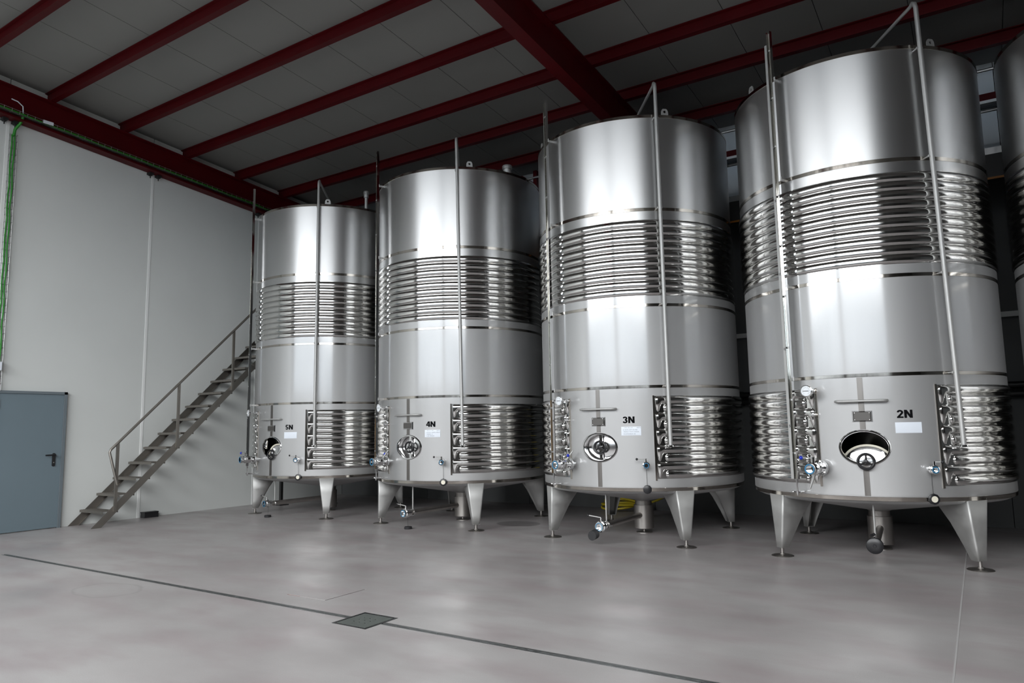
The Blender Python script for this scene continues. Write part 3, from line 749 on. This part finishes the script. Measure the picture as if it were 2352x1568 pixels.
for T in TANKS:
    near = T['id'] is not None
    t = empty('wine_tank', (T['x'], TY, 0), rad(T['rz'])); tag(t, LABELS[T['id']], 'tank', 'stainless steel wine tanks in a row')
    link('shell', CACHE['shell'], t)
    for key, zc, hh_ in (('rim', 4.948, .020), ('a', 3.822, .021), ('b', 2.703, .019), ('c', 1.776, .018), ('d', .636, .020)):
        link('weld_band', cached('band_'+key, lambda: ring_band(zc, hh_, .0035 if key != 'd' else .001), POLISH), t)
    uj = link('upper_cooling_jacket', cached('uj', lambda: ring_band((UJ0+UJ1)/2, (UJ1-UJ0)/2+.004, .004), JACKET), t)
    uc = cached('uchan', upper_channel, JACKET, 60)
    for k in range(NU): link('jacket_channel', uc, uj, (0, 0, UJ0+PU*(k+.5)))
    lj = link('lower_cooling_jacket', cached('lj', lambda: MB().arc([(R-.001, LJ0), (RJ, LJ0), (RJ, LJ1), (R-.001, LJ1)], 29.3, 341.2, 150), JACKET), t)
    ce, co = cached('lchan_long', lambda: lower_channel(30.1, 340.6, PL*.93), JACKET, 60), cached('lchan_short', lambda: lower_channel(34.3, 336.4), JACKET, 60)
    for k in range(NL): link('jacket_channel', ce if k % 2 else co, lj, (0, 0, LJ0+PL*(k+.5)))
    for p0, p1 in ((29.0, 29.9), (340.9, 341.8)):
        link('jacket_edge', cached('ljedge%d' % p0, lambda: MB().arc([(R-.001, LJ0-.02), (R+.010, LJ0-.02), (R+.010, LJ1+.006), (R-.001, LJ1+.006)], p0, p1, 2), POLISH), lj)
    link('seam_strip', cached('seam0', lambda: MB().arc([(R-.001, .662), (R+.0025, .662), (R+.0025, .935), (R-.001, .935)], -1.15, 1.15, 4), SEAMST), t)
    link('seam_strip', cached('seam', lambda: MB().arc([(R-.001, 1.272), (R+.0025, 1.272), (R+.0025, 1.756), (R-.001, 1.756)], -1.15, 1.15, 4), SEAMST), t)
    # legs
    lm = cached('leg', leg_mesh, SATIN, 50); fm = cached('foot', foot_mesh, DULL)
    for q in range(4):
        lg = link('leg', lm, t, (0, 0, 0), (0, 0, rad(45+90*q-.6)))
        so = lg.modifiers.new('solid', 'SOLIDIFY'); so.thickness = .005; so.offset = -1
        link('foot', fm, lg)
    # sump, outlet and its valve
    sm = link('sump', cached('sump', lambda: MB().latheZ([(.10, .455), (.105, .345), (.122, .345), (.122, .06), (.112, .052), (.001, .052)], 36), DULL), t)
    link('foot', cached('sump_foot', lambda: MB().latheZ([(.001, 0), (.10, 0), (.10, .01), (.016, .018), (.016, .055)], 24), DULL), sm)
    oz = .205
    op = link('outlet_pipe', cached('outp', lambda: MB().tube([(0, -.10, .225), (0, -1.04, oz)], .036, 18), DULL), t, (0, 0, 0), (0, 0, rad(T['out'])))
    link('support_rod', cached('rod', lambda: MB().tube([(0, -.98, oz+.034), (0, -.98, .555)], .009, 8), SATIN), op)
    link('valve', cached('outv', lambda: MB().rings([[(r_*math.cos(2*PI*k/24), -1.03-d_, oz+r_*math.sin(2*PI*k/24)) for k in range(24)] for d_, r_ in ((0, .037), (.01, .05), (.03, .05), (.035, .042), (.055, .042), (.06, .062), (.10, .062), (.105, .05), (.13, .052), (.13, .038), (.09, .036), (.09, .001))])
         .tube([(0, -1.11, oz+.055), (0, -1.11, oz+.10)], .012, 10).torus(lambda a, b2, c_: (a, -.985+c_, oz+b2), .043, .006, 24, 6).tube([(.045, -.985, oz), (.075, -.985, oz-.004)], .006, 8), MIRROR), op)
    if T['cap'] in ('floor', 'hang'):
        link('valve_seal', cached('outgask', lambda: MB().rings([[(r_*math.cos(2*PI*k/24), -d_, oz+r_*math.sin(2*PI*k/24)) for k in range(24)] for d_, r_ in ((1.159, .047), (1.1625, .047), (1.1625, .038), (1.159, .038))]), BLUEGASK), op)
    if T['id'] == '2N':
        link('lever', cached('outlev0', lambda: MB().tube([(0, -1.11, oz+.095), (-.03, -1.14, oz+.085)], .014, 8), BLACK), op)
    else:
        link('lever', cached('outlev', lambda: MB().tube([(0, -1.11, oz+.098), (-.15, -1.13, oz+.118)], .007, 8), SATIN), op)
        link('lever_knob', cached('outknob', lambda: MB().sphere((-.155, -1.13, oz+.119), .014), BLACK), op)
    if T['cap'] == 'floor':
        link('hose_cap', cached('capfl', lambda: MB().latheZ([(.001, 0), (.05, 0), (.053, .006), (.053, .028), (.048, .033), (.001, .033)], 20, .06, -1.12), RUBBER), op)
        link('cap_wire', cached('capwire', lambda: MB().tube([(.058, -1.12, .033), (.03, -1.1, .12), (0, -1.08, .16)], .0018, 5), DARKST), op)
    elif T['cap'] == 'hang':
        link('hose_cap', cached('caphang', lambda: MB().rings([[(-.045+r_*math.cos(2*PI*k/20)*.95-.025*s_, -1.17-s_*.035+.0*k, .125+r_*math.sin(2*PI*k/20)*.95-.018*s_) for k in range(20)] for s_, r_ in ((0, .05), (0, .056), (1, .056), (1, .05))], True, True, True), RUBBER), op)
        link('cap_wire', cached('capwire2', lambda: MB().tube([(-.04, -1.17, .17), (-.03, -1.13, .18), (0, -1.10, .16)], .0018, 5), DARKST), op)
    else:
        link('hose_cap', cached('capon', lambda: MB().rings([[(r_*math.cos(2*PI*k/28), -d_, oz+r_*math.sin(2*PI*k/28)) for k in range(28)] for d_, r_ in ((1.148, .066), (1.152, .073), (1.185, .073), (1.190, .067), (1.190, .014), (1.195, .012), (1.195, .001))]), BLACK), op)
    # manway
    mw = link('manway_collar', cached('collar', manway_collar, MIRROR), t)
    wheel_off = .10
    if T['door'] == 'closed': loc_, rot_ = (0, -(R-.105), DZ), (0, 0, 0); wheel_off = .085
    elif T['door'] == 'open': loc_, rot_ = (.008, -(R-.18), .962), (rad(-4), 0, 0); wheel_off = .218
    else: loc_, rot_ = (.032, -(R-.14), .985), (0, rad(8), rad(2)); wheel_off = .172
    # children of the collar carry the door's own placement
    link('door', cached('dish', door_dish, DISHST), mw, loc_, rot_)
    link('door_seal', cached('dseal', door_gasket, WHITEGASK), mw, loc_, rot_)
    axl = link('door_spindle', cached('spin%.3f' % wheel_off, lambda: MB().latheY([(.03, .013), (wheel_off+.0, .013)], 12), SATIN), mw, loc_, rot_)
    link('hand_wheel', cached('wheel%.3f' % wheel_off, lambda: wheel_mesh(wheel_off), BLACK), mw, loc_, rot_)
    if T['door'] == 'closed': link('door_strap', cached('strap', strap_mesh, MIRROR), mw)
    # pull bar, name plate
    link('pull_bar', cached('bar', bar_mesh, SATIN), t)
    npl = link('name_plate', cached('npl', lambda: MB().bevbox(-.088, .088, -(R+.016), -(R-.006), 1.338, 1.447, .013), MIRROR, 20), t)
    link('plate_face', cached('nplf', lambda: MB().box(-.070, .070, -(R+.0185), -(R+.0155), 1.354, 1.431), PLATE), npl)
    rv = MB()
    for sx in (-1, 1):
        for sz in (-1, 1): rv.rings([[(sx*.063+r_*math.cos(2*PI*k/8), -(R+d_), 1.3925+sz*.032+r_*math.sin(2*PI*k/8)) for k in range(8)] for d_, r_ in ((.018, .004), (.0205, .003), (.021, .0005))])
    link('plate_screws', cached('nplr', lambda: rv, MIRROR), npl)
    if near:
        # number and note card
        wr_ = lambda rr_, ph, zc: (lambda a, c_: Vector(pol(ph+math.degrees(a/R), rr_, zc+c_)))
        link('number_lettering', number_mesh(T['id'], wr_(R+.0014, 16.4, 1.408)), t)
        cd_ = link('note_card', cached('card', lambda: MB().arc([(R-.0005, 1.237), (R+.002, 1.234), (R+.003, 1.238), (R+.003, 1.328), (R+.002, 1.332), (R-.0005, 1.329)], 12.4, 22.6, 10), CARD), t)
        if T['id'] in NOTES:
            for q, ln in enumerate(NOTES[T['id']]):
                wd = .195*min(1, len(ln)/18)
                link('handwriting', text_mesh(ln, wd, .0115, PENCIL, wr_(R+.0036, 12.4+.6+math.degrees((wd/2+.006+.008*(q > 1))/R), 1.319-.0225*q), -.004), cd_)
        # small valve on the right, with hanging cap
        sv = fit(t, 'svalve', small_valve, MIRROR, 'racking_valve', 24.3, .906)
        sd_ = 1 if T['id'] == '2N' else -1
        fit(t, 'slever%d' % sd_, lambda: MB().tube([(0, -.10, .07), (sd_*(.095 if sd_ < 0 else .045), -.105 if sd_ < 0 else -.14, .07)], .005, 8), SATIN, 'lever', parent=sv)
        fit(t, 'sknob%d' % sd_, lambda: MB().sphere((sd_*(.10 if sd_ < 0 else .05), -.105 if sd_ < 0 else -.142, .07), .0135), BLACK, 'lever_knob', parent=sv)
        fit(t, 'sseal', lambda: MB().latheY([(.114, .030), (.1175, .030), (.1175, .022), (.114, .022)], 24, cap0=False, cap1=False), BLUEGASK, 'valve_seal', parent=sv)
        hc_ = fit(t, 'hcap', cap_mesh, BLACK, 'hanging_cap', 24.6, .642, R+.006)
        if T['id'] != '3N': fit(t, 'hcapf', lambda: disc(.030, .032, .028), WHITEGASK, 'cap_liner', parent=hc_)
        fit(t, 'hwire', lambda: MB().tube([(0, -.012, .04), (-.002, -.012, .14), (-.004, -.02, .222)], .002, 5), DARKST, 'cap_wire', parent=hc_)
        # big valve on the left
        bv = fit(t, 'bvalve', big_valve, MIRROR, 'inlet_valve', -17.4, .912)
        fit(t, 'bseal', lambda: MB().latheY([(.289, .048), (.2945, .048), (.2945, .036), (.289, .036)], 24, cap0=False, cap1=False), BLUEGASK, 'valve_seal', parent=bv)
        dirx = -1 if T['id'] in ('5N', '2N') else 1
        lx = {'5N': -.12, '2N': -.10, '4N': .02, '3N': .035}[T['id']]; ly = {'5N': -.23, '2N': -.225, '4N': -.10, '3N': -.115}[T['id']]
        fit(t, 'blev'+T['id'], lambda: MB().tube([(0, -.208, .098), (lx, ly, .10)], .0055, 8), SATIN, 'lever', parent=bv)
        fit(t, 'bknob'+T['id'], lambda: MB().sphere((lx*1.08, ly, .10), .0185), BLUEBALL, 'lever_knob', parent=bv)
        if T['id'] == '2N': lv = [(-.01, -.145, -.045), (-.03, -.15, -.075), (-.075, -.15, -.19)]
        else: lv = [(.01, -.12, .05), (.03, -.11, .075), (.085, -.08, .155)]
        if T['id'] != '5N': fit(t, 'blev2'+('d' if T['id'] == '2N' else 'u'), lambda: MB().tube(lv, [.013, .013, .009], 10), SATIN, 'lower_lever', parent=bv)
        # thermometer and sample tap
        tb = fit(t, 'thermo', thermo_body, MIRROR, 'thermometer', -19.3, 1.645)
        fit(t, 'dialf', lambda: disc(.1615, .1645, .0485, 28), DIAL, 'dial_face', parent=tb)
        mk = MB().box(-.033, .026, -.1668, -.1652, -.0025, .0025)
        fit(t, 'needle', lambda: mk, INK, 'needle', parent=tb)
        tkm = MB()
        for q in range(11):
            a = rad(-50+28*q); tkm.box(.034*math.cos(a)-.0022, .034*math.cos(a)+.0022, -.1660, -.1648, .034*math.sin(a)-.0022, .034*math.sin(a)+.0022)
        fit(t, 'ticks', lambda: tkm, PENCIL, 'dial_marks', parent=tb)
        fit(t, 'tap', tap_body, MIRROR, 'sample_tap', -19.3, 1.417)
    # level gauge
    gl = link('level_gauge', cached('gch', gauge_channel, MIRROR), t, pol(GPHI, GR, 0), (0, 0, rad(GPHI)))
    link('scale_plate', cached('gpl', gauge_plate, SATIN), gl)
    link('scale_marks', cached('gmk', gauge_marks, INK), gl)
    if near and T['id'] in ('2N', '3N'):
        for n_ in (5, 10, 15, 20):
            z = .548+.153*n_
            key = 'num%d' % n_
            if key not in CACHE: CACHE[key] = text_mesh(str(n_), .014 if n_ == 5 else .024, .026, INK, lambda a, c_: Vector((-.030+a, .0052, z+c_)), .02)
            link('scale_number', CACHE[key], gl)
    link('sight_tube', cached('gtube', lambda: MB().tube([(.02, -.004, GZ0-.01), (.02, -.004, GZ1-.02)], .0085, 12), GLASS), gl)
    if T['id'] in ('3N', '4N'):
        top = 1.66 if T['id'] == '3N' else 1.5
        link('sight_liquid', cached('gliq'+T['id'], lambda: MB().tube([(.02, -.004, GZ0-.005), (.02, -.004, top)], .0055, 10), AMBER), gl)
    ck = MB().tube([(.02, -.004, GZ0), (.02, -.004, .645)], .009, 10).tube([(.02, -.004, .675), (.02, .085, .675)], .011, 10).tube([(-.03, -.004, .675), (.055, -.004, .675)], .007, 8)
    ck.tube([(.02, -.004, .775), (.02, -.004, .80)], .014, 10).tube([(.02, -.004, .69), (.02, -.004, .66)], .015, 10).tube([(-.036, -.004, .675), (-.028, -.004, .675)], .014, 10)
    link('gauge_cock', cached('gck', lambda: ck, MIRROR), gl)
    for z in (1.776, 2.703, 3.822, 4.90):
        link('gauge_bracket', cached('gbr%.2f' % z, lambda: MB().box(.014, .026, .012, .112, z-.012, z+.012).box(-.004, .05, .011, .015, z-.02, z+.02), SATIN), gl)
    bt = MB()
    for q in range(9): bt.rings([[(.02+r_*math.cos(2*PI*k/8), -.004+r_*math.sin(2*PI*k/8), 1.05+.52*q+d_) for k in range(8)] for d_, r_ in ((-.008, .0095), (-.008, .013), (.008, .013), (.008, .0095))])
    link('tube_clips', cached('gclips', lambda: bt, SATIN), gl)
    # wash pipe with its elbow over the lid
    mb, B_, T_ = wash_pipe(T['pb'], T['pt'], 1.115, T['zt'])
    wp = obj('wash_pipe', mb, SATIN, t)
    fr_ = MB().rings([[(B_.x+r_*math.cos(2*PI*k/20), B_.y+r_*math.sin(2*PI*k/20), B_.z+d_) for k in range(20)] for d_, r_ in ((-.012, .026), (-.012, .036), (.006, .036), (.010, .027))], True, True, False)
    a = rad(T['pb']+60); fr_.tube([(B_.x+.034*math.cos(a), B_.y+.034*math.sin(a), B_.z-.003), (B_.x+.085*math.cos(a), B_.y+.085*math.sin(a), B_.z-.003)], .006, 8)
    obj('pipe_clamp', fr_, MIRROR, wp)
    for z in (1.776, 2.703, 3.822, 4.90):
        tt = (z-1.115)/(T['zt']-1.115); ph = T['pb']+(T['pt']-T['pb'])*tt
        obj('pipe_bracket', MB().tube([pol(ph-1.1, R-.005, z), pol(ph-1.1, 1.30, z)], .007, 8).tube([pol(ph-1.3, 1.305, z), pol(ph+1.2, 1.305, z)], .012, 8), SATIN, wp)
    # lifting lugs
    def lug():
        mb = MB(); o_ = [(-.045, 0), (.045, 0), (.042, .05), (.025, .08), (-.025, .08), (-.042, .05)]
        n = 24; out = []; inn = []
        for k in range(n):
            a = 2*PI*k/n; d_ = (math.cos(a), math.sin(a)); best = 9
            c0 = (0, .043)
            for i in range(6):
                (ax, ay), (bx_, by_) = o_[i], o_[(i+1) % 6]; ex, ey = bx_-ax, by_-ay; den = d_[0]*ey-d_[1]*ex
                if abs(den) < 1e-9: continue
                s_ = ((ax-c0[0])*ey-(ay-c0[1])*ex)/den; u_ = ((ax-c0[0])*d_[1]-(ay-c0[1])*d_[0])/den
                if s_ > 0 and -1e-6 <= u_ <= 1+1e-6: best = min(best, s_)
            out.append((c0[0]+d_[0]*best, c0[1]+d_[1]*best)); inn.append((.016*d_[0], .043+.016*d_[1]))
        mb.rings([[(p, -.005, q) for p, q in out], [(p, .005, q) for p, q in out], [(p, .005, q) for p, q in inn], [(p, -.005, q) for p, q in inn], [(p, -.005, q) for p, q in out]])
        return mb
    for q in (45, 135, 225, 315):
        link('lifting_lug', cached('lug', lug, SATIN), t, pol(q-2.5, 1.215, 4.972), (0, 0, rad(q-2.5)))
    link('lid_hatch', cached('lidh', lambda: MB().latheZ([(.19, 5.14), (.19, 5.24), (.20, 5.245), (.20, 5.26), (.001, 5.29)], 32), SATIN), t)
    if T['vent']:
        ph, r_, z_, kd = T['vent']
        q_ = pol(ph, r_, 0)
        if kd == 'tall': pr = [(.026, z_-.1), (.026, 5.24), (.040, 5.245), (.040, 5.30), (.046, 5.305), (.046, 5.345), (.036, 5.36), (.001, 5.362)]
        else: pr = [(.060, z_-.1), (.060, 5.15), (.074, 5.155), (.074, 5.20), (.066, 5.21), (.001, 5.215)]
        obj('breather_vent', MB().latheZ(pr, 24, q_[0], q_[1]), SATIN, t)
bpy.context.view_layer.update()
